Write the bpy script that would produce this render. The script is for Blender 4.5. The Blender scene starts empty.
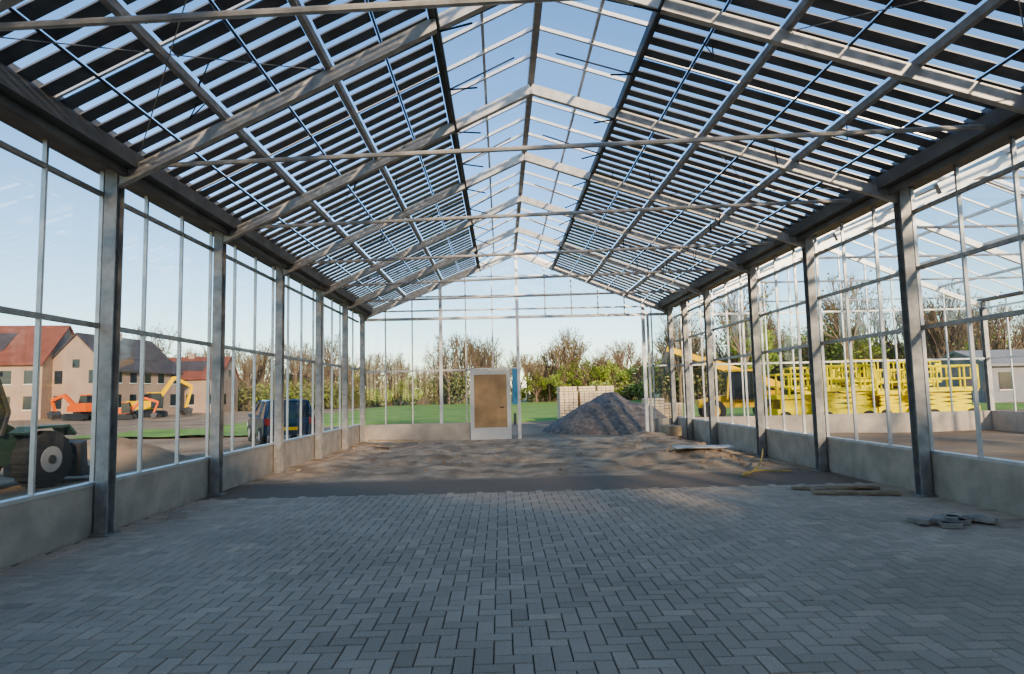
import bpy, math, random
from mathutils import Vector, Matrix, noise
random.seed(7)
S=bpy.context.scene
col=S.collection
try:
    S.view_settings.look='AgX - Medium High Contrast'
except Exception as ex: print(ex)

# ---------------------------------------------------------------- materials
def mat(name,c,rough=.7,metal=0,var=0.0,scale=5,c2=None,bump=0.0,bscale=None,spec=.4,detail=6):
    m=bpy.data.materials.new(name); m.use_nodes=True
    nt=m.node_tree; b=nt.nodes['Principled BSDF']
    b.inputs['Roughness'].default_value=rough; b.inputs['Metallic'].default_value=metal
    b.inputs['Specular IOR Level'].default_value=spec
    tc=nt.nodes.new('ShaderNodeTexCoord')
    if c2 is None: c2=tuple(max(0,x*(1-var)) for x in c)
    n=nt.nodes.new('ShaderNodeTexNoise'); n.inputs['Scale'].default_value=scale; n.inputs['Detail'].default_value=detail
    nt.links.new(tc.outputs['Object'],n.inputs['Vector'])
    r=nt.nodes.new('ShaderNodeValToRGB'); r.color_ramp.elements[0].position=.35; r.color_ramp.elements[1].position=.65
    r.color_ramp.elements[0].color=(*c2,1); r.color_ramp.elements[1].color=(*c,1)
    nt.links.new(n.outputs['Fac'],r.inputs['Fac']); nt.links.new(r.outputs['Color'],b.inputs['Base Color'])
    if bump:
        n2=nt.nodes.new('ShaderNodeTexNoise'); n2.inputs['Scale'].default_value=bscale or scale*4; n2.inputs['Detail'].default_value=8
        nt.links.new(tc.outputs['Object'],n2.inputs['Vector'])
        bp=nt.nodes.new('ShaderNodeBump'); bp.inputs['Strength'].default_value=bump; bp.inputs['Distance'].default_value=.05
        nt.links.new(n2.outputs['Fac'],bp.inputs['Height']); nt.links.new(bp.outputs['Normal'],b.inputs['Normal'])
    return m
def glassmat(name,tint,refl,haze=0.0):
    m=bpy.data.materials.new(name); m.use_nodes=True; nt=m.node_tree
    for n in list(nt.nodes): nt.nodes.remove(n)
    o=nt.nodes.new('ShaderNodeOutputMaterial'); t=nt.nodes.new('ShaderNodeBsdfTransparent'); t.inputs[0].default_value=(*tint,1)
    g=nt.nodes.new('ShaderNodeBsdfGlossy'); g.inputs['Roughness'].default_value=.03
    mx=nt.nodes.new('ShaderNodeMixShader'); mx.inputs[0].default_value=refl
    nt.links.new(t.outputs[0],mx.inputs[1]); nt.links.new(g.outputs[0],mx.inputs[2])
    last=mx
    if haze:
        d=nt.nodes.new('ShaderNodeBsdfTranslucent'); d.inputs[0].default_value=(.8,.85,.9,1)
        m2=nt.nodes.new('ShaderNodeMixShader')
        tc=nt.nodes.new('ShaderNodeTexCoord'); nn=nt.nodes.new('ShaderNodeTexNoise'); nn.inputs['Scale'].default_value=1.2
        mm=nt.nodes.new('ShaderNodeMath'); mm.operation='MULTIPLY'; mm.inputs[1].default_value=haze*2
        nt.links.new(tc.outputs['Object'],nn.inputs['Vector']); nt.links.new(nn.outputs['Fac'],mm.inputs[0]); nt.links.new(mm.outputs[0],m2.inputs[0])
        nt.links.new(mx.outputs[0],m2.inputs[1]); nt.links.new(d.outputs[0],m2.inputs[2]); last=m2
    nt.links.new(last.outputs[0],o.inputs[0]); return m

M_steel=mat('galvanised_steel',(.50,.46,.42),.5,.35,.3,7)
M_raft=mat('galvanised_rafter',(.66,.60,.53),.5,.3,.25,7)
M_dark=mat('dark_steel',(.10,.095,.095),.5,.4,.3,8)
M_gut=mat('gutter_steel',(.26,.24,.22),.5,.3,.3,2)
M_alu=mat('aluminium_bar',(.66,.63,.60),.4,.5,.15,6)
M_post=mat('bright_post',(.76,.73,.70),.4,.4,.12,6)
M_conc=mat('concrete_panel',(.60,.49,.385),.9,0,.25,3,bump=.25,bscale=30)
M_concl=mat('light_concrete',(.56,.47,.38),.9,0,.2,3,bump=.2,bscale=30)
M_pv=mat('solar_cells',(.16,.165,.18),.3,0,.45,3,spec=.5)
M_glass=glassmat('wall_glass',(.915,.955,.95),.10,.006)
M_rglass=glassmat('roof_glass',(.93,.965,1),.03,.006)
M_black=mat('black_rubber',(.03,.03,.03),.7,0,.3,6)
M_white=mat('white_paint',(.72,.68,.62),.5,0,.1,4)
M_ply=mat('plywood_board',(.50,.32,.17),.7,0,.25,2.5)
M_yel=mat('yellow_paint',(.95,.54,.0),.45,0,.12,4)
M_yelg=mat('lime_yellow_paint',(.86,.68,.0),.5,0,.12,4)
M_org=mat('orange_paint',(.78,.13,.01),.5,0,.2,4)
M_blue=mat('blue_car_paint',(.03,.07,.13),.25,.3,.2,2)
M_cglass=mat('dark_window',(.02,.03,.04),.12,0,.1,1,spec=.8)
M_wood=mat('raw_timber',(.55,.40,.25),.8,0,.3,8)
M_hose=mat('yellow_hose',(.6,.42,.12),.6,0,.1,5)
M_brickw=mat('house_brick_beige',(.42,.29,.21),.9,0,.15,.6)
M_tile=mat('red_roof_tile',(.26,.09,.06),.9,0,.25,1)
M_slate=mat('dark_roof_tile',(.09,.075,.08),.8,0,.25,1)
M_bark=mat('bark',(.27,.19,.13),.95,0,.3,3)
M_grey=mat('machine_grey',(.12,.125,.13),.5,.1,.2,4)
M_dgreen=mat('dark_green_paint',(.05,.09,.065),.45,.1,.2,4)
M_paver=mat('stacked_pavers',(.78,.61,.40),.9,0,.2,3)
M_bgrey=mat('grey_cladding',(.30,.29,.28),.8,0,.15,1)

# ---------------------------------------------------------------- mesh builder
class MB:
    def __init__(s): s.v=[];s.f=[];s.m=[];s.mats=[]
    def mi(s,m):
        if m not in s.mats: s.mats.append(m)
        return s.mats.index(m)
    def poly(s,pts,m):
        b=len(s.v); s.v+= [tuple(p) for p in pts]; s.f.append(tuple(range(b,b+len(pts)))); s.m.append(s.mi(m))
    def hexa(s,p,m):
        b=len(s.v); s.v+=[tuple(q) for q in p]; k=s.mi(m)
        for f in ((0,3,2,1),(4,5,6,7),(0,1,5,4),(1,2,6,5),(2,3,7,6),(3,0,4,7)):
            s.f.append(tuple(b+i for i in f)); s.m.append(k)
    def box(s,x0,x1,y0,y1,z0,z1,m):
        s.hexa([(x0,y0,z0),(x1,y0,z0),(x1,y1,z0),(x0,y1,z0),(x0,y0,z1),(x1,y0,z1),(x1,y1,z1),(x0,y1,z1)],m)
    def beam(s,p1,p2,w,h,m,up=(0,0,1)):
        p1=Vector(p1);p2=Vector(p2);d=(p2-p1).normalized();u=Vector(up)
        if abs(d.dot(u))>.99: u=Vector((0,1,0))
        a=d.cross(u).normalized()*w/2; c=a.cross(d).normalized()*h/2
        s.hexa([p1-a-c,p1+a-c,p2+a-c,p2-a-c,p1-a+c,p1+a+c,p2+a+c,p2-a+c],m)
    def cyl(s,p1,p2,r,m,n=8,r2=None,cap=True):
        p1=Vector(p1);p2=Vector(p2);r2=r if r2 is None else r2
        d=(p2-p1).normalized();u=Vector((0,0,1)) if abs(d.z)<.9 else Vector((1,0,0))
        a=d.cross(u).normalized();c=a.cross(d);b=len(s.v);k=s.mi(m)
        for P,R in((p1,r),(p2,r2)):
            for i in range(n):
                t=2*math.pi*i/n; s.v.append(tuple(P+a*math.cos(t)*R+c*math.sin(t)*R))
        for i in range(n):
            j=(i+1)%n; s.f.append((b+i,b+j,b+n+j,b+n+i)); s.m.append(k)
        if cap:
            s.f.append(tuple(b+i for i in reversed(range(n)))); s.m.append(k)
            s.f.append(tuple(b+n+i for i in range(n))); s.m.append(k)
    def prism(s,pts,axis,a0,a1,m):
        def P(u,v,w): return (w,u,v) if axis==0 else (u,w,v)
        b=len(s.v);n=len(pts);k=s.mi(m)
        for w in(a0,a1):
            for u,v in pts: s.v.append(P(u,v,w))
        s.f.append(tuple(b+i for i in range(n)));s.m.append(k)
        s.f.append(tuple(b+n+i for i in reversed(range(n))));s.m.append(k)
        for i in range(n):
            j=(i+1)%n; s.f.append((b+i,b+n+i,b+n+j,b+j)); s.m.append(k)
    def build(s,name,parent=None,loc=None,rotz=0,smooth=False):
        me=bpy.data.meshes.new(name); me.from_pydata(s.v,[],s.f)
        for m in s.mats: me.materials.append(m)
        me.polygons.foreach_set('material_index',s.m)
        if smooth: me.polygons.foreach_set('use_smooth',[True]*len(s.f))
        me.update(); o=bpy.data.objects.new(name,me); col.objects.link(o)
        if parent: o.parent=parent
        if loc: o.location=loc
        o.rotation_euler[2]=rotz
        return o
def empty(name,loc=(0,0,0)):
    e=bpy.data.objects.new(name,None); e.location=loc; col.objects.link(e); return e

# ---------------------------------------------------------------- layout
XL,XR,XC=-5.0,6.2,0.6
HR=6.8; SL=.404; YE=22.6; YB=-4.2
yL=[-4.2,-1.15,1.9,4.95,8.0,11.05,14.1,17.15,20.0,22.6]
yR=[-4.2,-2.2,0.6,3.5,6.4,9.25,12.2,15.0,18.4,22.6]
NB=len(yL)-1
def lerpa(a,t):
    t=max(0,min(NB,t)); i=min(int(t),NB-1); return a[i]+(a[i+1]-a[i])*(t-i)
def RZ(x): return HR-SL*abs(x-XC)
def P(x,t,off=0):
    u=(x-XL)/(XR-XL); y=lerpa(yL,t)*(1-u)+lerpa(yR,t)*u
    n=Vector((SL*(1 if x>XC else -1),0,1)).normalized()
    if abs(x-XC)<1e-4: n=Vector((0,0,1))
    return Vector((x,y,RZ(x)))+n*off

# ---------------------------------------------------------------- roof ("ceiling")
ceil=empty('ceiling')
b=MB()
for k in range(NB+1):
    for x0,x1 in((XL+.1,XC),(XC,XR-.1)):
        b.beam(P(x0,k,-.22),P(x1,k,-.22),.09,.16,M_raft)
    if k<NB:
        dy=0 if k==0 else .7
        b.cyl((XL+.2,yL[k],4.57),(XR-.2,yR[k]+dy,4.57),.032,M_raft,8)
b.build('rafters_and_ties',ceil)
b=MB()
EDL,EDR=XC-1.37,XC+1.42
for x in(-3.4,-2.07,3.33,4.65):
    for k in range(NB): b.beam(P(x,k,-.09),P(x,k+1,-.09),.07,.09,M_steel)
for x in(EDL,EDR):
    for k in range(NB):
        b.beam(P(x,k,-.09),P(x,k+1,-.09),.08,.12,M_dark)
        b.cyl(P(x,k,-.3),P(x,k+1,-.3),.022,M_dark,6)
for k in range(NB): b.beam(P(XC,k,-.04),P(XC,k+1,-.04),.10,.14,M_steel)
for x in (XL+.35,XR-.35):
    for k in range(NB): b.beam(P(x,k,-.06),P(x,k+1,-.06),.08,.08,M_steel)
b.build('purlins_and_ridge',ceil)
b=MB()
NBAR=4
for k in range(NB):
    for i in range(NBAR):
        t=k+(i)/NBAR
        if i: 
            b.beam(P(EDL,t,-.02),P(XC,t,-.02),.04,.05,M_post); b.beam(P(XC,t,-.02),P(EDR,t,-.02),.04,.05,M_post)
            if i==2: b.beam(P(XL+.2,t,-.0),P(EDL,t,-.0),.03,.04,M_alu); b.beam(P(EDR,t,-.0),P(XR-.2,t,-.0),.03,.04,M_alu)
    for x in (XC-.75,XC+.78):
        b.beam(P(x,k,0),P(x,k+1,0),.04,.04,M_post)
b.build('glazing_bars',ceil)
b=MB(); NS=10
rows_l=[(XL+.38,-3.46),(-3.33,-2.13),(-2.00,EDL-.05)]
rows_r=[(EDR+.05,3.27),(3.40,4.59),(4.71,XR-.38)]
for k in range(NB):
    for (xa,xb) in rows_l+rows_r:
        for i in range(NS):
            t0=k+(i+.2)/NS; t1=t0+.60/NS
            xm=(xa+xb)/2
            for (u,w) in((xa,xm-.02),(xm+.02,xb)):
                b.hexa([P(u,t0,-.03),P(w,t0,-.03),P(w,t1,-.03),P(u,t1,-.03),P(u,t0,-.012),P(w,t0,-.012),P(w,t1,-.012),P(u,t1,-.012)],M_pv)
        xm=(xa+xb)/2
        b.beam(P(xm,k,-.045),P(xm,k+1,-.045),.02,.02,M_dark)
b.build('solar_panel_strips',ceil)
b=MB()
for k in range(NB):
    b.poly([P(XL+.1,k,.03),P(XC,k,.03),P(XC,k+1,.03),P(XL+.1,k+1,.03)],M_rglass)
    b.poly([P(XC,k,.03),P(XR-.1,k,.03),P(XR-.1,k+1,.03),P(XC,k+1,.03)],M_rglass)
b.build('roof_glass',ceil)
b=MB()
for k in range(1,NB):
    for s,x in((-1,EDL),(1,EDR)):
        for dt in(.0,.5):
            t=k+dt
            b.cyl(P(x,t,-.3),P(XC+s*.35,t+.12,-.12),.012,M_dark,5)
            b.cyl(P(x,t,-.3),P(x-s*.25,t-.22,-.75),.012,M_black,5)
for k in(3,5,7):
    for xa,xb in((XL+.4,-2.07),(3.33,XR-.4)):
        b.cyl(P(xa,k,-.14),P(xb,k+1,-.14),.006,M_steel,4); b.cyl(P(xa,k+1,-.14),P(xb,k,-.14),.006,M_steel,4)
for j in range(26):
    x=random.choice([random.uniform(-3.6,-1),random.uniform(2.2,5)]); t=random.uniform(2.2,8); p=P(x,t,-.04); q=p+Vector((random.uniform(-.1,.1),random.uniform(-.3,.3),-random.uniform(.2,.5)))
    b.cyl(p,q,.008,M_black,4); b.cyl(q,q+Vector((random.uniform(-.1,.1),random.uniform(0,.3),random.uniform(.1,.3))),.008,M_black,4)
b.build('vent_rods_and_cables',ceil)
b=MB()
for (x0,x1) in((XL-.12,XL+.50),(XR-.50,XR+.12)):
    b.box(x0,x1,YB,YE+.1,4.52,4.56,M_gut)
    b.box(x0,x0+.03,YB,YE+.1,4.56,4.78,M_gut); b.box(x1-.03,x1,YB,YE+.1,4.56,4.78,M_gut)
b.box(XL+.3,XL+.36,YB,YE,4.42,4.515,M_gut); b.box(XR-.36,XR-.3,YB,YE,4.42,4.515,M_gut)
b.build('gutters',ceil)

# ---------------------------------------------------------------- side walls
def ibeam(b,x,y,z0,z1,w=.15,d=.17,m=M_steel):
    b.box(x-w/2,x+w/2,y-d/2,y-d/2+.014,z0,z1,m); b.box(x-w/2,x+w/2,y+d/2-.014,y+d/2,z0,z1,m); b.box(x-.008,x+.008,y-d/2+.014,y+d/2-.014,z0,z1,m)
def sidewall(name,X,ys,inner,trans,gi):
    e=empty(name)
    b=MB()
    for y in ys[:-1]+[ys[-1]-.1]:
        ibeam(b,X+inner*.16,y,0,4.52)
        b.box(X+inner*.16-.13,X+inner*.16+.13,y-.13,y+.13,0,.02,M_steel)
    b.build('columns',e)
    b=MB()
    for i in range(len(ys)-1):
        b.box(X-.06,X+.06,ys[i]+.01,ys[i+1]-.01,-.1,.60,M_conc)
    b.box(X-.05,X+.075,ys[0],ys[-1],.60,.64,M_alu)
    b.build('concrete_base',e)
    b=MB()
    for z,h in trans: b.box(X-.03,X+.03,ys[0],ys[-1],z-h/2,z+h/2,M_steel)
    for i in range(len(ys)-1):
        n=max(2,round((ys[i+1]-ys[i])/1.0))
        for j in range(0,n):
            y=ys[i]+(ys[i+1]-ys[i])*j/n; b.box(X-.025,X+.025,y-.017,y+.017,.64,4.52,M_alu)
    b.build('glazing_frame',e)
    b=MB(); b.poly([(X-inner*.035,ys[0],.64),(X-inner*.035,ys[-1],.64),(X-inner*.035,ys[-1],4.52),(X-inner*.035,ys[0],4.52)],M_glass)
    b.build('window_%d'%gi,e)
    return e
sidewall('wall_left',XL,yL,1,[(2.55,.06),(4.22,.05)],1)
yRw=yR[:-1]+[20.7,22.6]
sidewall('wall_right',XR,yRw,-1,[(2.42,.06),(3.3,.05),(4.15,.05)],2)

# ---------------------------------------------------------------- gable walls
def bars_to_roof(b,x,z0,y,w,m,d=.06): b.box(x-w/2,x+w/2,y-d/2,y+d/2,z0,RZ(x)-.1,m)
e=empty('wall_far')
b=MB()
b.box(XL+.1,-1.12,YE-.06,YE+.06,-.1,.6,M_concl); b.box(5.2,XR-.1,YE-.06,YE+.06,-.1,.6,M_concl)
b.build('concrete_base',e)
b=MB()
for x in(-2.1,.62,5.1): bars_to_roof(b,x,0 if x>-2 else .6,YE-.02,.11,M_post,.12)
b.box(5.22,5.30,YE-.07,YE-.0,0,4.3,M_white)
x=XL+.95
while x<XR-.3:
    if abs(x+2.1)>.2 and abs(x-.62)>.2 and abs(x-5.1)>.25:
        z0=4.3 if .62<x<5.1 else (2.45 if -1.1<x<.62 else .6)
        b.box(x-.02,x+.02,YE-.03,YE+.03,z0,RZ(x)-.08,M_alu)
    x+=.945
b.box(XL+.1,XR-.1,YE-.06,YE+.05,4.24,4.33,M_alu); b.box(XL+.1,XR-.1,YE-.03,YE+.03,4.55,4.60,M_alu)
b.box(XC-4.1,XC+4.1,YE-.03,YE+.03,5.05,5.10,M_alu); b.box(XC-2.3,XC+2.3,YE-.03,YE+.03,5.75,5.79,M_alu)
b.box(XL+.1,-1.1,YE-.03,YE+.03,2.42,2.48,M_alu); b.box(-1.12,.62,YE-.03,YE+.03,2.44,2.5,M_alu)
b.box(5.1,XR-.1,YE-.03,YE+.03,2.42,2.48,M_alu)
b.beam((XL,YE,RZ(XL)-.1),(XC,YE,HR-.1),.08,.1,M_alu); b.beam((XC,YE,HR-.1),(XR,YE,RZ(XR)-.1),.08,.1,M_alu)
b.build('glazing_frame',e)
b=MB()
for (x0,x1,z0,z1) in((XL+.1,-1.12,.6,4.24),(-1.1,.56,2.5,4.24),(5.3,XR-.1,.6,4.24)):
    b.poly([(x0,YE+.04,z0),(x1,YE+.04,z0),(x1,YE+.04,z1),(x0,YE+.04,z1)],M_glass)
b.poly([(XL+.1,YE+.04,4.33),(XR-.1,YE+.04,4.33),(XR-.1,YE+.04,RZ(XR)-.02),(XC,YE+.04,HR-.05),(XL+.1,YE+.04,RZ(XL)-.02)],M_glass)
b.build('window_3',e)
e=empty('shade_wall_rear')  # solid wall behind the camera, added to keep the near paving in shade
b=MB()
M_sheet=mat('shade_panel',(.62,.57,.51),.7,0,.1,2)
n=14
for i in range(n):
    xa=XL+.1+(XR-XL-.2)*i/n; xb=XL+.1+(XR-XL-.2)*(i+1)/n-.01
    b.hexa([(xa,YB-.05,0),(xb,YB-.05,0),(xb,YB+.05,0),(xa,YB+.05,0),(xa,YB-.05,RZ(xa)-.05),(xb,YB-.05,RZ(xb)-.05),(xb,YB+.05,RZ(xb)-.05),(xa,YB+.05,RZ(xa)-.05)],M_sheet)
b.build('shade_cladding',e)

d=empty('door_1',(-.35,YE-.12,0))
b=MB()
b.box(-.74,-.66,-.05,.05,0,2.42,M_white); b.box(.60,.68,-.05,.05,0,2.42,M_white); b.box(-.66,.60,-.05,.05,2.34,2.42,M_white); b.box(-.66,.60,-.05,.05,0,.06,M_white)
b.box(-.66,-.60,-.035,.035,.06,2.34,M_white);b.box(.54,.60,-.035,.035,.06,2.34,M_white);b.box(-.60,.54,-.035,.035,2.26,2.34,M_white);b.box(-.60,.54,-.035,.035,.06,.42,M_white)
b.build('door_frame',d)
b=MB(); b.box(-.60,.54,-.02,.02,.42,2.26,M_ply); b.box(-.60,.54,-.045,-.02,.95,1.02,M_ply)
b.cyl((.42,-.06,1.12),(.30,-.06,1.12),.015,M_dark); b.cyl((.42,-.035,1.12),(.42,-.07,1.12),.02,M_dark); b.build('door_panel',d)
b=MB(); M_teal=mat('blue_film',(.10,.32,.50),.5,0,.2,3)
b.box(.74,.92,-.06,.0,1.2,2.45,M_teal); b.box(.76,.86,-.10,-.06,.5,.9,M_grey); b.build('blue_protective_film',d)

# ---------------------------------------------------------------- paved floor (herringbone)
def paving():
    v=[];f=[];cols=[];w=.12;g=.004;be=.005
    nx=int((XR-XL)/w)+1; ny0=int((YB)/w); ny1=int(10.6/w)
    def brick(x0,x1,y0,y1):
        x1=min(x1,XR-.06)
        if x1-x0<.03: return
        x0=max(x0,XL+.06)
        z=random.gauss(0,.001); tx=random.gauss(0,.0006); ty=random.gauss(0,.0006)
        B=len(v); a=(x0+g,x1-g,y0+g,y1-g); zz=-.03
        v.extend([(a[0],a[2],zz),(a[1],a[2],zz),(a[1],a[3],zz),(a[0],a[3],zz)])
        v.extend([(a[0],a[2],z-be),(a[1],a[2],z-be),(a[1],a[3],z-be),(a[0],a[3],z-be)])
        v.extend([(a[0]+be,a[2]+be,z-tx-ty),(a[1]-be,a[2]+be,z+tx-ty),(a[1]-be,a[3]-be,z+tx+ty),(a[0]+be,a[3]-be,z-tx+ty)])
        fs=[(8,9,10,11)]
        for i in range(4):
            j=(i+1)%4; fs+=[(i,j,4+j,4+i),(4+i,4+j,8+j,8+i)]
        c=random.gauss(1,.06)
        for q in fs: f.append(tuple(B+i for i in q)); cols.append(c)
    for i in range(nx):
        for j in range(ny0,ny1):
            r=(i-j)%4; x=XL+i*w; y=j*w
            if r==0: brick(x,x+2*w,y,y+w)
            elif r==3: brick(x,x+w,y,y+2*w)
    me=bpy.data.meshes.new('floor'); me.from_pydata(v,[],f)
    at=me.attributes.new('tone','FLOAT','FACE'); at.data.foreach_set('value',cols)
    m=bpy.data.materials.new('concrete_pavers'); m.use_nodes=True; nt=m.node_tree; bs=nt.nodes['Principled BSDF']
    a=nt.nodes.new('ShaderNodeAttribute'); a.attribute_name='tone'
    tc=nt.nodes.new('ShaderNodeTexCoord')
    n1=nt.nodes.new('ShaderNodeTexNoise'); n1.inputs['Scale'].default_value=.7; n1.inputs['Detail'].default_value=5
    n2=nt.nodes.new('ShaderNodeTexNoise'); n2.inputs['Scale'].default_value=120; n2.inputs['Detail'].default_value=4
    nt.links.new(tc.outputs['Object'],n1.inputs['Vector']); nt.links.new(tc.outputs['Object'],n2.inputs['Vector'])
    r=nt.nodes.new('ShaderNodeValToRGB'); r.color_ramp.elements[0].position=.3; r.color_ramp.elements[1].position=.7
    r.color_ramp.elements[0].color=(.60,.45,.325,1); r.color_ramp.elements[1].color=(.74,.56,.405,1)
    nt.links.new(n1.outputs['Fac'],r.inputs['Fac'])
    vm=nt.nodes.new('ShaderNodeVectorMath'); vm.operation='SCALE'; nt.links.new(r.outputs['Color'],vm.inputs[0]); nt.links.new(a.outputs['Fac'],vm.inputs['Scale'])
    mm=nt.nodes.new('ShaderNodeMapRange'); mm.inputs[1].default_value=.3; mm.inputs[2].default_value=.7; mm.inputs[3].default_value=.8; mm.inputs[4].default_value=1.15
    nt.links.new(n2.outputs['Fac'],mm.inputs[0])
    v2=nt.nodes.new('ShaderNodeVectorMath'); v2.operation='SCALE'; nt.links.new(vm.outputs[0],v2.inputs[0]); nt.links.new(mm.outputs[0],v2.inputs['Scale'])
    nt.links.new(v2.outputs[0],bs.inputs['Base Color']); bs.inputs['Roughness'].default_value=.9; bs.inputs['Specular IOR Level'].default_value=.15
    bp=nt.nodes.new('ShaderNodeBump'); bp.inputs['Strength'].default_value=.2; bp.inputs['Distance'].default_value=.01
    nt.links.new(n2.outputs['Fac'],bp.inputs['Height']); nt.links.new(bp.outputs['Normal'],bs.inputs['Normal'])
    me.materials.append(m); o=bpy.data.objects.new('floor',me); col.objects.link(o)
    b=MB(); b.box(XL,XR,YB,10.55,-.05,-.012,mat('joint_sand',(.22,.17,.125),.95,0,.3,6)); b.build('paving_bed',o)
paving()

# ---------------------------------------------------------------- ground
def grid(name,x0,x1,y0,y1,res,fn,m,smooth=True):
    nx=int((x1-x0)/res)+1;ny=int((y1-y0)/res)+1
    v=[];f=[]
    for j in range(ny):
        for i in range(nx):
            x=x0+(x1-x0)*i/(nx-1);y=y0+(y1-y0)*j/(ny-1); v.append((x,y,fn(x,y)))
    for j in range(ny-1):
        for i in range(nx-1):
            a=j*nx+i; f.append((a,a+1,a+nx+1,a+nx))
    me=bpy.data.meshes.new(name); me.from_pydata(v,[],f); me.materials.append(m)
    if smooth: me.polygons.foreach_set('use_smooth',[True]*len(f))
    o=bpy.data.objects.new(name,me); col.objects.link(o); return o
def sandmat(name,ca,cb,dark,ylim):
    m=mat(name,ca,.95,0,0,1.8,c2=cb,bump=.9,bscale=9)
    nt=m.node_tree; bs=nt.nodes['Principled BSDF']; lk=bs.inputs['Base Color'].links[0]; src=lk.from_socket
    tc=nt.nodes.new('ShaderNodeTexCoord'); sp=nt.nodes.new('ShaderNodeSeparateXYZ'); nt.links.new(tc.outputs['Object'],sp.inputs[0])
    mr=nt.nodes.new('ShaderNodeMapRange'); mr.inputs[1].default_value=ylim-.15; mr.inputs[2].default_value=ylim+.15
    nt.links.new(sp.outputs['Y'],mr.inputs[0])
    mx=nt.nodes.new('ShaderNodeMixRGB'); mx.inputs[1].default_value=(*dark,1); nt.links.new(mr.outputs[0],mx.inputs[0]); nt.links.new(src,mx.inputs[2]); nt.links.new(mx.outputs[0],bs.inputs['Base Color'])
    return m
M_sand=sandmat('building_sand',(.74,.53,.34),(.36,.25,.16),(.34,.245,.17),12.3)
M_dirt=mat('yard_dirt',(.44,.29,.165),.95,0,0,.35,c2=(.23,.15,.085),bump=.6,bscale=3)
def sandz(x,y):
    a=min(1,max(0,(y-12.2)/1.0))
    n=noise.noise(Vector((x*.5,y*.9,3)))*.09+noise.noise(Vector((x*1.6,y*3.0,1)))*.07+noise.noise(Vector((x*6,y*7,1)))*.03
    n+=math.sin(x*2.6+y*.35)*.025
    edge=min(1,max(0,(5.9-x)/.5))*min(1,max(0,(x+4.7)/.5))
    ridge=.18*math.exp(-((x-4.6)/.8)**2)*min(1,max(0,(y-13)/1.5))*(.6+.6*noise.noise(Vector((x,y*.8,9))))
    z=-.004+a*(n+.05+ridge)*edge
    if y>21.3: z*=max(.15,1-(y-21.3)/1.2)
    return max(z,-.03)
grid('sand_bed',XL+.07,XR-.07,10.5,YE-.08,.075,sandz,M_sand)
def yard(x,y):
    if XL-.3<x<XR+.3 and YB-1<y<22.3: return -.12
    if XL-.3<x<XR+.3 and y<24: return -.03
    d=0
    if x<XL: d=.3*math.exp(-((x+7.2)/1.0)**2-((y-17)/4)**2)*(1+.5*noise.noise(Vector((x*1.5,y*1.5,0))))
    return -.07+.08*noise.noise(Vector((x*.3,y*.3,5)))+d
grid('ground',-80,60,-20,90,.55,yard,M_dirt)
b=MB(); b.poly([(-600,-300,-.25),(600,-300,-.25),(600,900,-.25),(-600,900,-.25)],mat('far_field',(.20,.22,.09),.95,0,.3,.05)); b.build('field')
M_grass=mat('meadow_grass',(.26,.38,.06),.95,0,0,.35,c2=(.16,.25,.045),bump=.6,bscale=6)
grid('grass_lawn',-17,38,38,104,1.0,lambda x,y:.02+.1*noise.noise(Vector((x*.2,y*.2,2))) if y>38.9 else -.15,M_grass)
grid('grass_strip',-20,-11,29,37,.5,lambda x,y:.02+.08*noise.noise(Vector((x*.6,y*.6,2))),M_grass)

# ---------------------------------------------------------------- vegetation
def leafmat(name,c,c2): return mat(name,c,.8,0,0,.8,c2=c2)
L_green=leafmat('spring_leaves',(.36,.45,.08),(.21,.28,.05))
L_olive=leafmat('olive_leaves',(.29,.27,.10),(.17,.16,.06))
L_blos=leafmat('white_blossom',(.66,.66,.46),(.32,.38,.13))
L_dark=leafmat('conifer_leaves',(.10,.13,.045),(.05,.08,.03))
def tomesh(b,name):
    me=bpy.data.meshes.new(name); me.from_pydata(b.v,[],b.f)
    for m in b.mats: me.materials.append(m)
    me.polygons.foreach_set('material_index',b.m); me.update(); return me
def treemesh(name,h,spread,depth,leaf=None,nleaf=0,ls=.18,rnd=1):
    R=random.Random(rnd); b=MB(); tips=[]
    def br(p,d,L,r,lv):
        q=p+d*L; b.cyl(p,q,r,M_bark,5 if lv<2 else 3,r*.68,cap=False)
        if lv>=2: tips.append(q)
        if lv>=depth: return
        n=R.choice([3,3,4]) if lv else 5
        for i in range(n):
            a=R.uniform(0,6.28); s=spread*R.uniform(.6,1.2)
            o=d.orthogonal().normalized(); o.rotate(Matrix.Rotation(a,3,d))
            nd=(d+o*s+Vector((0,0,.16))).normalized()
            st=p+d*L*(R.uniform(.45,1) if i else 1)
            br(st,nd if i else (d+o*.15).normalized(),L*R.uniform(.6,.82),r*.6,lv+1)
    br(Vector((0,0,-.2)),Vector((0,0,1)),h*.27,h*.016,0)
    for i in range(nleaf):
        c=R.choice(tips)+Vector((R.gauss(0,.25),R.gauss(0,.25),R.gauss(0,.25)))
        u=Vector((R.gauss(0,1),R.gauss(0,1),R.gauss(0,1))).normalized()*ls; w=u.orthogonal().normalized()*ls*.7
        b.poly([c-u,c+w,c+u,c-w],leaf)
    return tomesh(b,name)
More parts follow.
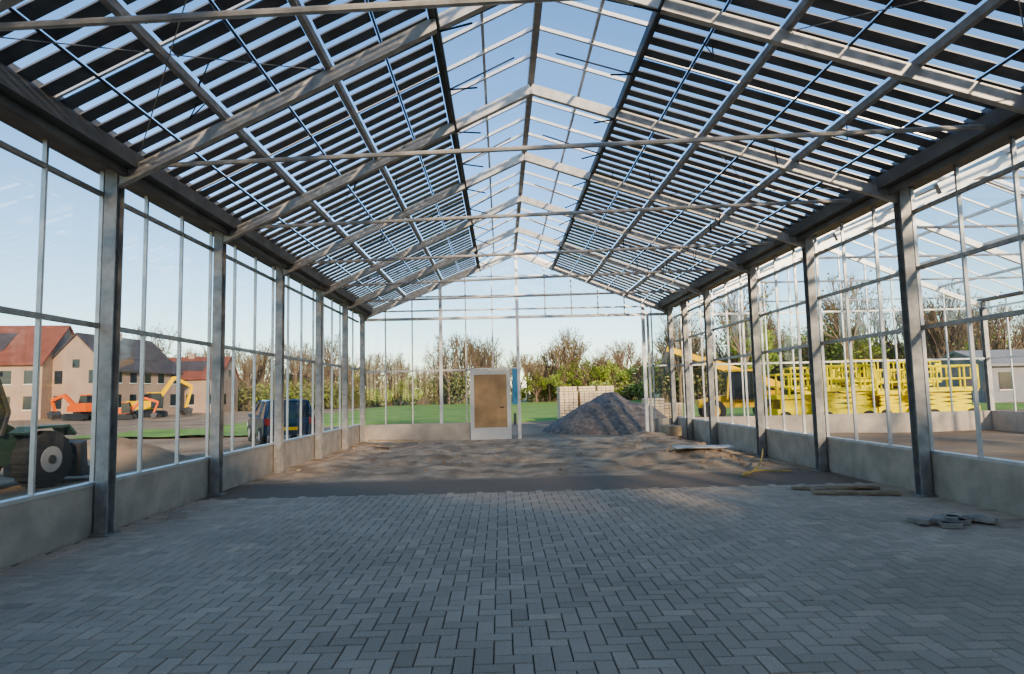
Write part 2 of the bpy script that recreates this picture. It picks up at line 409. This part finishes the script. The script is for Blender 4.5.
def bushmesh(name,mats,n,rx,rz,ls,rnd):
    R=random.Random(rnd); b=MB()
    blobs=[(R.uniform(-rx,rx)*.7,R.uniform(-rx,rx)*.4,R.uniform(.3,.75)*rz,R.uniform(.3,.55)) for _ in range(9)]
    for i in range(n):
        bx,by,bz,br_=R.choice(blobs); dv=Vector((R.gauss(0,1),R.gauss(0,1),R.gauss(0,1))).normalized()*(R.random()**.4)
        c=Vector((bx+dv.x*rx*br_,by+dv.y*rx*br_,max(.02,bz+dv.z*rz*br_)))
        u=Vector((R.gauss(0,1),R.gauss(0,1),R.gauss(0,1))).normalized()*ls; w=u.orthogonal().normalized()*ls*.7
        b.poly([c-u,c+w,c+u,c-w],R.choice(mats))
    for i in range(34):
        x0=R.uniform(-.5,.5)*rx; b.cyl((x0,0,-.2),(x0+R.uniform(-.4,.4)*rx,R.uniform(-.5,.5),rz*R.uniform(.8,1.5)),.05,M_bark,4,.015)
    return tomesh(b,name)
bare=[treemesh('bare_tree_mesh',12,s,5,L_olive,n,.12,i) for i,s,n in((1,.5,200),(2,.42,120),(3,.55,300))]
leafy=[treemesh('leafy_tree_mesh',9,.6,4,L_green,1100,.17,i) for i in(11,12)]
bush=[bushmesh('bush_mesh',[L_green,L_olive,L_olive],1100,4,4,.2,21),bushmesh('bush_mesh',[L_olive,L_olive,L_dark],1000,4,4.2,.2,22),bushmesh('blossom_bush_mesh',[L_blos,L_green,L_green,L_olive],1300,3,3.2,.2,23)]
belt=empty('tree_belt')
def inst(me,name,x,y,s,parent,z=0):
    o=bpy.data.objects.new(name,me); o.location=(x,y,z); o.scale=(s,s,s*random.uniform(.9,1.1)); o.rotation_euler[2]=random.uniform(0,6.28); col.objects.link(o); o.parent=parent
def px(p,y): return (p-500)/640*y
x=-60
while x<125:
    y=random.uniform(108,118); inst(random.choice([bush[0],bush[1],bush[1],bush[0],bush[2]]),'hedge_bush',x,y,random.uniform(.65,1.1),belt); x+=random.uniform(2.6,4.0)
x=-95
while x<125:
    y=random.uniform(118,145); inst(random.choice(bare+bare+bare+leafy),'belt_tree',x,y,random.uniform(.7,1.2),belt); x+=random.uniform(1.1,2.2)
    if random.random()<.3: inst(bush[1],'belt_bush',x,y+8,random.uniform(1.1,1.6),belt)
for p,y,s in((448,107,1.3),(462,108,1.2),(478,110,1.3),(490,112,1.35),(438,112,1.1),(560,107,1.25),(572,108,1.3),(548,110,1.0),(400,109,.85),(375,110,.9),(350,108,.9),(320,110,.9),(250,110,.7),(235,108,.75),(535,108,.9),(600,110,1.0),(625,112,1.1)):
    inst(random.choice(bare),'bare_tree',px(p,y),y,s,belt)
for p,y,s in((585,106,1.15),(605,108,.95),(535,107,.8),(400,108,.6),(630,107,.9),(560,106,.8),(645,108,.9)):
    inst(random.choice(leafy),'leafy_tree',px(p,y),y,s,belt)
for p,y,s in((380,107,.9),(410,107,.9),(590,106,1.1),(618,106,1.0),(640,106,1.0)):
    inst(bush[2],'blossom_bush',px(p,y),y,s,belt)
for i in range(70):
    y=random.uniform(66,100); p=random.uniform(670,1120); inst(random.choice(bare+bare+leafy),'side_tree',px(p,y),y,random.uniform(.95,1.45),belt)
for i in range(40):
    y=random.uniform(70,90); p=670+i*11; inst(random.choice([bush[0],bush[1],bush[2],bush[1]]),'side_bush',px(p,y),y,random.uniform(.9,1.4),belt)
for i in range(54):
    y=random.uniform(98,125); p=random.uniform(-80,350); inst(random.choice(bare),'side_tree',px(p,y),y,random.uniform(.9,1.35),belt)
for i in range(24):
    y=random.uniform(95,105); p=150+i*9; inst(random.choice([bush[0],bush[1]]),'side_bush',px(p,y),y,random.uniform(.6,1.0),belt)

# ---------------------------------------------------------------- gravel pile
M_grav=mat('gravel',(.32,.25,.20),.95,0,0,6,c2=(.17,.135,.11),bump=.9,bscale=22)
def pile(name,cx,cy,rx,ry,h,m):
    v=[(0,0,h)];f=[];NR,NA=30,72
    for r in range(1,NR+1):
        for a in range(NA):
            t=2*math.pi*a/NA; q=r/NR; x=rx*q*math.cos(t);y=ry*q*math.sin(t)
            z=h*(1-q)**.85*(1+.25*noise.noise(Vector((x*.8,y*.8,4))))+.06*noise.noise(Vector((x*4,y*4,1)))*(1-q)-.04*q
            if q<.16: z=min(z,h*.92)
            v.append((x,y,z))
    v[0]=(0,0,h*.93)
    for a in range(NA): f.append((0,1+a,1+(a+1)%NA))
    for r in range(NR-1):
        for a in range(NA):
            A=1+r*NA+a;B=1+r*NA+(a+1)%NA; f.append((A,A+NA,B+NA,B))
    me=bpy.data.meshes.new(name); me.from_pydata(v,[],f); me.materials.append(m); me.polygons.foreach_set('use_smooth',[True]*len(f))
    o=bpy.data.objects.new(name,me); o.location=(cx,cy,-.05); col.objects.link(o)
pile('gravel_pile',4.6,27.0,3.0,2.6,1.72,M_grav)
pile('sand_heap',-10.6,17.5,2.2,2.2,.75,M_dirt)

def stack(x,y,nx,nz,rot=0):
    b=MB()
    for i in range(nx):
        X=i*1.05
        for k in range(3): b.box(X+.0+.4*k,X+.12+.4*k,0,1.0,0,.1,M_wood)
        b.box(X,X+.95,0,1,.1,.13,M_wood)
        for l in range(nz):
            for c in range(4):
                j=random.uniform(-.015,.015)
                b.box(X+.01+c*.235,X+.222+c*.235,.01+j,.99+j,.135+l*.14,.135+l*.14+.115,M_paver)
    b.build('paver_pallet',None,(x,y,-.05),rot)
stack(3.0,33,2,11); stack(3.2,35,3,13,.1); stack(7.2,32,1,8); stack(8.4,33,1,6)

# ---------------------------------------------------------------- machines
def scissor_lift(x,y,rot,h,m):
    b=MB(); L=2.4;W=1.1
    b.box(-L/2,L/2,-W/2,W/2,.28,.66,m)
    for sx in(-.85,.85):
        for sy in(-W/2,W/2):
            b.cyl((sx,sy-.09,.28),(sx,sy+.09,.28),.28,M_black,14); b.cyl((sx,sy-.1,.28),(sx,sy+.1,.28),.14,m,10)
    n=3; dz=(h-.7)/n
    for i in range(n):
        z=.65+i*dz
        for sy in(-.38,.38):
            b.beam((-.95,sy,z),(.95,sy,z+dz),.06,.11,m); b.beam((.95,sy*.9,z),(-.95,sy*.9,z+dz),.06,.11,m)
        b.cyl((0,-.4,z+dz/2),(0,.4,z+dz/2),.03,M_dark)
    b.box(-L/2,L/2,-W/2,W/2,h,h+.18,m)
    for z in(h+.55,h+1.1):
        for sy in(-W/2,W/2): b.cyl((-L/2,sy,z),(L/2,sy,z),.045,m,6)
        for sx in(-L/2,L/2): b.cyl((sx,-W/2,z),(sx,W/2,z),.045,m,6)
    for i in range(5):
        X=-L/2+L*i/4
        for sy in(-W/2,W/2): b.cyl((X,sy,h+.1),(X,sy,h+1.1),.04,m,6)
    b.box(L/2-.35,L/2,-W/2-.05,-W/2,h+.6,h+1.0,m)
    b.build('scissor_lift',None,(x,y,-.05),rot)
for p,y,r,h in [(795,29,.1,1.1),(842,28,-.15,1.4),(892,29,.2,1.2),(945,28,0,1.3),(862,32.5,.1,1.8),(812,33,-.1,1.5),(915,33,.15,1.7)]:
    scissor_lift(px(p,y),y,r,h,M_yelg)
def telehandler(x,y,rot):
    b=MB()
    b.prism([(-2,.7),(2,.7),(2,1.1),(.8,1.3),(-1.2,1.5),(-2,1.5)],1,-.6,.6,M_yel)
    for sx in(-1.35,1.35):
        for sy in(-.95,.95): b.cyl((sx,sy-.2,.55),(sx,sy+.2,.55),.55,M_black,18); b.cyl((sx,sy-.22,.55),(sx,sy+.22,.55),.28,M_yel,12)
    b.prism([(-.8,1.1),(.7,1.1),(.55,2.5),(-.6,2.5)],1,.15,1.0,M_cglass)
    b.box(-.7,.65,.13,1.02,2.45,2.55,M_yel)
    for u in((-.8,-.6),(.7,.55)): b.beam((u[0],1.0,1.1),(u[1],1.0,2.5),.08,.08,M_yel)
    b.beam((-2.0,-.25,1.7),(1.6,-.25,3.1),.34,.40,M_yel); b.beam((1.2,-.25,2.95),(3.4,-.25,3.75),.24,.28,M_yel)
    b.beam((3.3,-.25,3.8),(3.6,-.25,3.0),.2,.2,M_dark); b.beam((0,-.25,1.2),(.8,-.25,2.6),.12,.12,M_grey)
    b.box(3.4,3.5,-.9,.4,2.5,3.0,M_dark); b.beam((3.5,-.7,2.55),(4.5,-.7,2.55),.1,.05,M_dark); b.beam((3.5,.2,2.55),(4.5,.2,2.55),.1,.05,M_dark)
    b.build('telehandler',None,(x,y,-.05),rot)
telehandler(px(738,32),32,math.pi-.2)
def excavator(x,y,rot,m,boomup=1.0,s=1.0):
    b=MB()
    for sy in(-1,1):
        b.prism([(-1.7,.15),(-1.4,0),(1.4,0),(1.7,.15),(1.7,.55),(1.4,.72),(-1.4,.72),(-1.7,.55)],1,sy-.25,sy+.25,M_black)
    b.box(-.6,.6,-.8,.8,.45,.9,M_dark)
    b.prism([(-1.8,.9),(1.1,.9),(1.1,1.5),(-.2,1.8),(-1.6,1.8),(-1.8,1.5)],1,-1.1,1.1,m)
    b.prism([(0,.95),(1.25,.95),(1.25,1.9),(1.0,2.6),(0,2.6)],1,-1.12,-.2,M_cglass); b.box(-.02,1.05,-1.14,-.18,2.58,2.68,m)
    k=(2.9,.2,3.3*boomup); e_=(4.9,.2,2.3*boomup+.3); w=(4.3,.2,.9)
    b.beam((.9,.2,1.3),k,.3,.4,m); b.beam(k,e_,.28,.36,m); b.beam(e_,w,.22,.28,m); b.beam((1.2,.2,1.2),((k[0]+.9)/2+.3,.2,k[2]*.75),.12,.12,M_grey)
    b.prism([(4.3,1.0),(4.9,.8),(4.7,.2),(4.1,.1),(3.9,.6)],1,-.3,.7,M_dark)
    o=b.build('excavator',None,(x,y,-.05),rot); o.scale=(s,s,s)
excavator(px(90,62),62,2.75,M_org,.8,.9)
excavator(px(128,62),62,.25,M_org,1.0,.6)
excavator(px(150,66),66,.9,M_yel,1.3,.95)

def wheel_loader(x,y,rot):
    b=MB(); r=.54
    for sx in(-1.1,1.35):
        for sy in(-.78,.78):
            b.cyl((sx,sy-.19,r),(sx,sy+.19,r),r,M_black,24); b.cyl((sx,sy-.2,r),(sx,sy+.2,r),.26,M_bgrey,16); b.cyl((sx,sy-.22,r),(sx,sy+.22,r),.09,M_dark,10)
            for a in range(18):
                t=a*math.pi/9; b.box(sx+r*math.cos(t)-.03,sx+r*math.cos(t)+.03,sy-.18,sy+.18,r+r*math.sin(t)-.03,r+r*math.sin(t)+.03,M_black)
    b.prism([(-1.6,.6),(-.4,.5),(-.4,1.4),(-1.3,1.35),(-1.6,1.15)],1,-.5,.5,M_dgreen)
    for i in range(4): b.box(-1.63,-1.585,-.35,.35,.68+i*.11,.73+i*.11,M_dark)
    b.prism([(-.4,.45),(1.6,.5),(1.75,.8),(1.2,1.1),(-.4,1.1)],1,-.5,.5,M_dgreen)
    b.prism([(-.75,1.1),(.6,1.05),(.75,1.5),(.45,2.2),(-.7,2.2)],1,-.55,.55,M_cglass)
    for yy in(-.57,.57):
        for q in(((-.75,1.1),(-.7,2.2)),((.75,1.5),(.45,2.2)),((.6,1.05),(.75,1.5)),((0,1.1),(-.05,2.2))): b.beam((q[0][0],yy,q[0][1]),(q[1][0],yy,q[1][1]),.05,.06,M_dark)
        b.beam((.7,yy*.7,1.25),(2.3,yy*.7,.45),.09,.18,M_dgreen)
        for cx in(1.35,-1.1): b.prism([(cx-.55,1.06),(cx-.4,1.16),(cx+.4,1.16),(cx+.6,.98),(cx+.62,1.03),(cx+.42,1.21),(cx-.42,1.21),(cx-.6,1.1)],1,yy*1.37-.2,yy*1.37+.2,M_dgreen)
    b.box(-.78,.55,-.6,.6,2.18,2.28,M_dark); b.cyl((-.3,0,2.28),(-.3,0,2.42),.06,M_org)
    b.prism([(2.2,.1),(3.0,.08),(2.95,.15),(2.4,.3),(2.35,.85),(2.2,.8)],1,-.9,.9,M_dark)
    b.build('wheel_loader',None,(x,y,-.05),rot)
wheel_loader(-10.15,11.9,1.45)

def car(x,y,rot,m):
    b=MB()
    prof=[(-2.05,.35),(-2.1,.75),(-2.02,.95),(1.05,.98),(1.9,.80),(2.08,.6),(2.05,.35)]
    b.prism(prof,0,-.88,.88,m)
    lo=[(-.82,-2.0,.95),(.82,-2.0,.95),(.82,1.1,.97),(-.82,1.1,.97)]; hi=[(-.66,-1.7,1.55),(.66,-1.7,1.55),(.66,.25,1.55),(-.66,.25,1.55)]
    b.hexa(lo+hi,M_cglass); b.hexa([(-.67,-1.75,1.54),(.67,-1.75,1.54),(.67,.3,1.54),(-.67,.3,1.54),(-.6,-1.6,1.6),(.6,-1.6,1.6),(.6,.15,1.6),(-.6,.15,1.6)],m)
    for i in range(4): b.beam(lo[i],hi[i],.09,.09,m)
    for sx in(-1,1): b.beam((.82*sx,-.6,.96),(.67*sx,-.6,1.55),.08,.08,m); b.box(sx*.94-.06,sx*.94+.06,.75,.9,.95,1.08,m)
    for sx in(-.8,.8):
        for sy in(-1.3,1.35): b.cyl((sx-.11,sy,.32),(sx+.11,sy,.32),.32,M_black,18); b.cyl((sx-.12,sy,.32),(sx+.12,sy,.32),.18,M_alu,10)
    M_tl=mat('tail_light',(.5,.02,.02),.3); 
    for sx in(-.75,.75): b.box(sx-.1,sx+.1,-2.13,-2.0,.72,.95,M_tl); b.box(sx-.14,sx+.14,1.95,2.09,.58,.72,M_white)
    b.box(-.26,.26,-2.13,-2.09,.52,.63,M_yel)
    b.build('car',None,(x,y,-.05),rot)
car(-8.5,24.8,.5,M_blue)

# ---------------------------------------------------------------- houses
def house(x,y,rot,L,W,H,R,roof,name='house',wall=None):
    wall=wall or M_brickw
    b=MB()
    b.prism([(-W/2,-.2),(W/2,-.2),(W/2,H),(0,H+R),(-W/2,H)],0,-L/2,L/2,wall)
    for s in(-1,1):
        e0=(s*(W/2+.4),H-.4*R/(W/2)); 
        b.hexa([(-L/2-.2,e0[0],e0[1]),(L/2+.2,e0[0],e0[1]),(L/2+.2,0,H+R),(-L/2-.2,0,H+R),(-L/2-.2,e0[0],e0[1]+.2),(L/2+.2,e0[0],e0[1]+.2),(L/2+.2,0,H+R+.22),(-L/2-.2,0,H+R+.22)],roof)
    n=int(L/2.2)
    for i in range(n):
        X=-L/2+1.2+i*(L-2.4)/max(1,n-1)
        for z in(1.0,3.7):
            if z+1.3<H:
                for s in(-1,1):
                    b.box(X-.5,X+.5,s*W/2-.06,s*W/2+.06,z,z+1.4,M_cglass); b.box(X-.58,X+.58,s*W/2-.09,s*W/2+.09,z-.1,z,M_white)
    if name=='house':
        for yy in(-W/4,W/4):
            for z in(1.0,3.7):
                if z+1.3<H:
                    for s in(-1,1): b.box(s*L/2-.06,s*L/2+.06,yy-.45,yy+.45,z,z+1.4,M_cglass)
        for s in(-1,1): b.box(s*L/2-.06,s*L/2+.06,-.4,.4,H+.2,H+1.1,M_cglass)
        b.box(-.4,.4,-.4,.4,H+R-.6,H+R+.7,wall)
        q=R/(W/2)
        for s in(-1,):
            a=s*W/2*.75;c=s*W/2*.25
            b.hexa([(-L/4,a,H+R-abs(a)*q+.25),(L/4,a,H+R-abs(a)*q+.25),(L/4,c,H+R-abs(c)*q+.25),(-L/4,c,H+R-abs(c)*q+.25),(-L/4,a,H+R-abs(a)*q+.3),(L/4,a,H+R-abs(a)*q+.3),(L/4,c,H+R-abs(c)*q+.3),(-L/4,c,H+R-abs(c)*q+.3)],M_slate)
    b.build(name,None,(x,y,0),rot)
house(-58,72,.15,18,10,6.0,4.2,M_tile)
house(-45.2,76,1.45,12,8.0,5.2,3.8,M_slate)
house(-43.0,90,.1,10,8,4.6,2.8,M_tile)
house(51,55,-.05,22,8,3.0,1.2,M_bgrey,'warehouse',M_bgrey)

# ---------------------------------------------------------------- neighbouring greenhouse span
ng=empty('neighbour_greenhouse')
b=MB(); X0,X1=XR,XR+11.2; XM=(X0+X1)/2
def nz(x): return HR-SL*abs(x-XM)
for y in [0.6,3.5,6.4,9.25,12.2,15,18.4,22.6]:
    b.beam((X0+.4,y,nz(X0+.4)-.2),(XM,y,HR-.2),.09,.16,M_post); b.beam((XM,y,HR-.2),(X1,y,nz(X1)-.2),.09,.16,M_post)
    b.cyl((X0+.3,y,4.66),(X1,y,4.66),.03,M_alu,6); ibeam(b,X1,y,0,4.5)
y=-2
while y<22.5:
    for xa,xb in((X0+.3,XM),(XM,X1)): b.beam((xa,y,nz(xa)),(xb,y,nz(xb)),.035,.05,M_post)
    y+=1.03
for x in(X0+1.5,X0+3,XM-1.3,XM,XM+1.3,X1-3,X1-1.5): b.beam((x,-4,nz(x)-.08),(x,22.6,nz(x)-.08),.06,.08,M_alu)
b.box(X1-.06,X1+.06,-4,22.5,-.1,.6,M_concl); b.box(X0+.2,X1,22.54,22.66,-.1,.6,M_concl)
b.box(X1-.1,X1+.3,-4,22.7,4.52,4.6,M_gut)
for z in(2.45,4.25): b.box(X1-.03,X1+.03,-4,22.5,z-.03,z+.03,M_alu); b.box(X0+.2,X1,22.57,22.63,z-.03,z+.03,M_alu)
for i in range(12):
    x=X0+.5+i*.93
    if x<X1: b.box(x-.02,x+.02,22.57,22.63,.6,nz(x),M_alu)
y=-2
while y<22.5: b.box(X1-.02,X1+.02,y-.02,y+.02,.6,4.5,M_alu); y+=1.47
n=12  # unseen solid end added to block sun coming in through the right wall
for i in range(n):
    xa=X0-.09+(X1-X0+.09)*i/n; xb=X0-.09+(X1-X0+.09)*(i+1)/n-.01
    b.hexa([(xa,YB-.05,0),(xb,YB-.05,0),(xb,YB+.05,0),(xa,YB+.05,0),(xa,YB-.05,nz(xa)-.05),(xb,YB-.05,nz(xb)-.05),(xb,YB+.05,nz(xb)-.05),(xa,YB+.05,nz(xa)-.05)],M_sheet)
b.build('span_frame',ng)

# ---------------------------------------------------------------- floor clutter
def planks(name,items,m):
    b=MB()
    for (p,q,w,h) in items: b.beam(p,q,w,h,m)
    b.build(name)
planks('plank_stack',[((4.6,9.6,.03),(5.75,9.35,.03),.14,.04),((4.7,9.85,.03),(5.75,9.9,.03),.12,.04),((4.5,10.1,.03),(5.6,9.75,.07),.1,.03)],M_wood)
planks('white_board',[((4.0,15.0,.26),(5.3,14.9,.26),.5,.03)],M_white)
planks('timber_plank',[((-4.4,20.4,.16),(-3.2,19.0,.14),.2,.04),((-4.3,20.9,.18),(-2.6,20.6,.16),.15,.04)],M_wood)
b=MB(); b.hexa([(-.12,-.07,0),(.12,-.07,0),(.12,.07,0),(-.12,.07,0),(-.115,-.065,.09),(.115,-.065,.09),(.115,.065,.09),(-.115,.065,.09)],M_conc); b.build('concrete_block',None,(-4.45,9.0,.0),.4)
b=MB(); R=random.Random(3)
for i in range(14):
    x=R.uniform(-.45,.45);y=R.uniform(-.25,.25);a=R.uniform(0,3);z=R.choice([.03,.03,.05]); u=Vector((math.cos(a),math.sin(a),0))*.1
    c=Vector((x,y,z)); b.beam(c-u,c+u,.11,.05,M_concl)
b.build('loose_paver_heap',None,(5.2,7.35,0))
def curve(name,pts,r,m):
    c=bpy.data.curves.new(name,'CURVE'); c.dimensions='3D'; c.bevel_depth=r; s=c.splines.new('NURBS'); s.points.add(len(pts)-1)
    for i,p in enumerate(pts): s.points[i].co=(*p,1)
    s.use_endpoint_u=True; s.order_u=4; c.materials.append(m); o=bpy.data.objects.new(name,c); col.objects.link(o)
curve('yellow_hose',[(5.5,13.6,.3),(5.2,12.9,.15),(4.7,12.0,.05),(4.2,11.4,.03),(4.4,11.9,.03),(4.9,12.3,.05),(5.2,12.0,.03),(5.4,12.1,.03)],.016,M_hose)
planks('formwork_bundle',[((5.5,20.4,.28),(5.5,21.7,.28),.4,.3)],M_wood)
b=MB()
for i in range(140):
    x=R.uniform(-4.5,5.8) if i%2 else R.uniform(3.4,5.8);y=R.uniform(12.8,20);s=R.uniform(.015,.05);z=sandz(x,y)
    a=R.uniform(0,3); u=Vector((math.cos(a),math.sin(a),.2))*s; c=Vector((x,y,z+s*.3)); b.beam(c-u,c+u,s*1.2,s,M_sand)
b.build('sand_clods')

# ---------------------------------------------------------------- light
w=bpy.data.worlds.new('World'); S.world=w; w.use_nodes=True; nt=w.node_tree
sk=nt.nodes.new('ShaderNodeTexSky'); sk.sky_type='NISHITA'; sk.sun_disc=False; sk.sun_elevation=math.radians(24); sk.sun_rotation=math.radians(165); sk.air_density=1.0; sk.dust_density=.3; sk.ozone_density=1.6
hs=nt.nodes.new('ShaderNodeHueSaturation'); hs.inputs['Saturation'].default_value=1.15
bg=nt.nodes['Background']; bg.inputs['Strength'].default_value=.285; nt.links.new(sk.outputs[0],hs.inputs['Color']); nt.links.new(hs.outputs[0],bg.inputs[0])
sun=bpy.data.lights.new('sun','SUN'); sun.energy=5.4; sun.angle=math.radians(3); sun.color=(1,.80,.57)
so=bpy.data.objects.new('sun',sun); col.objects.link(so)
dv=Vector((-.30,.90,-.33)); so.rotation_euler=dv.to_track_quat('-Z','Y').to_euler(); so.location=(20,-20,30)

# ---------------------------------------------------------------- camera
cam=bpy.data.cameras.new('camera'); cam.lens=22.5; cam.sensor_width=36; cam.clip_end=2000
co=bpy.data.objects.new('camera',cam); col.objects.link(co)
M=Matrix.Translation((0,0,1.6))@Matrix.Rotation(math.radians(-1.07),4,'Z')@Matrix.Rotation(math.radians(90+5.0),4,'X')@Matrix.Rotation(math.radians(-1.3),4,'Z')
co.matrix_world=M
S.camera=co
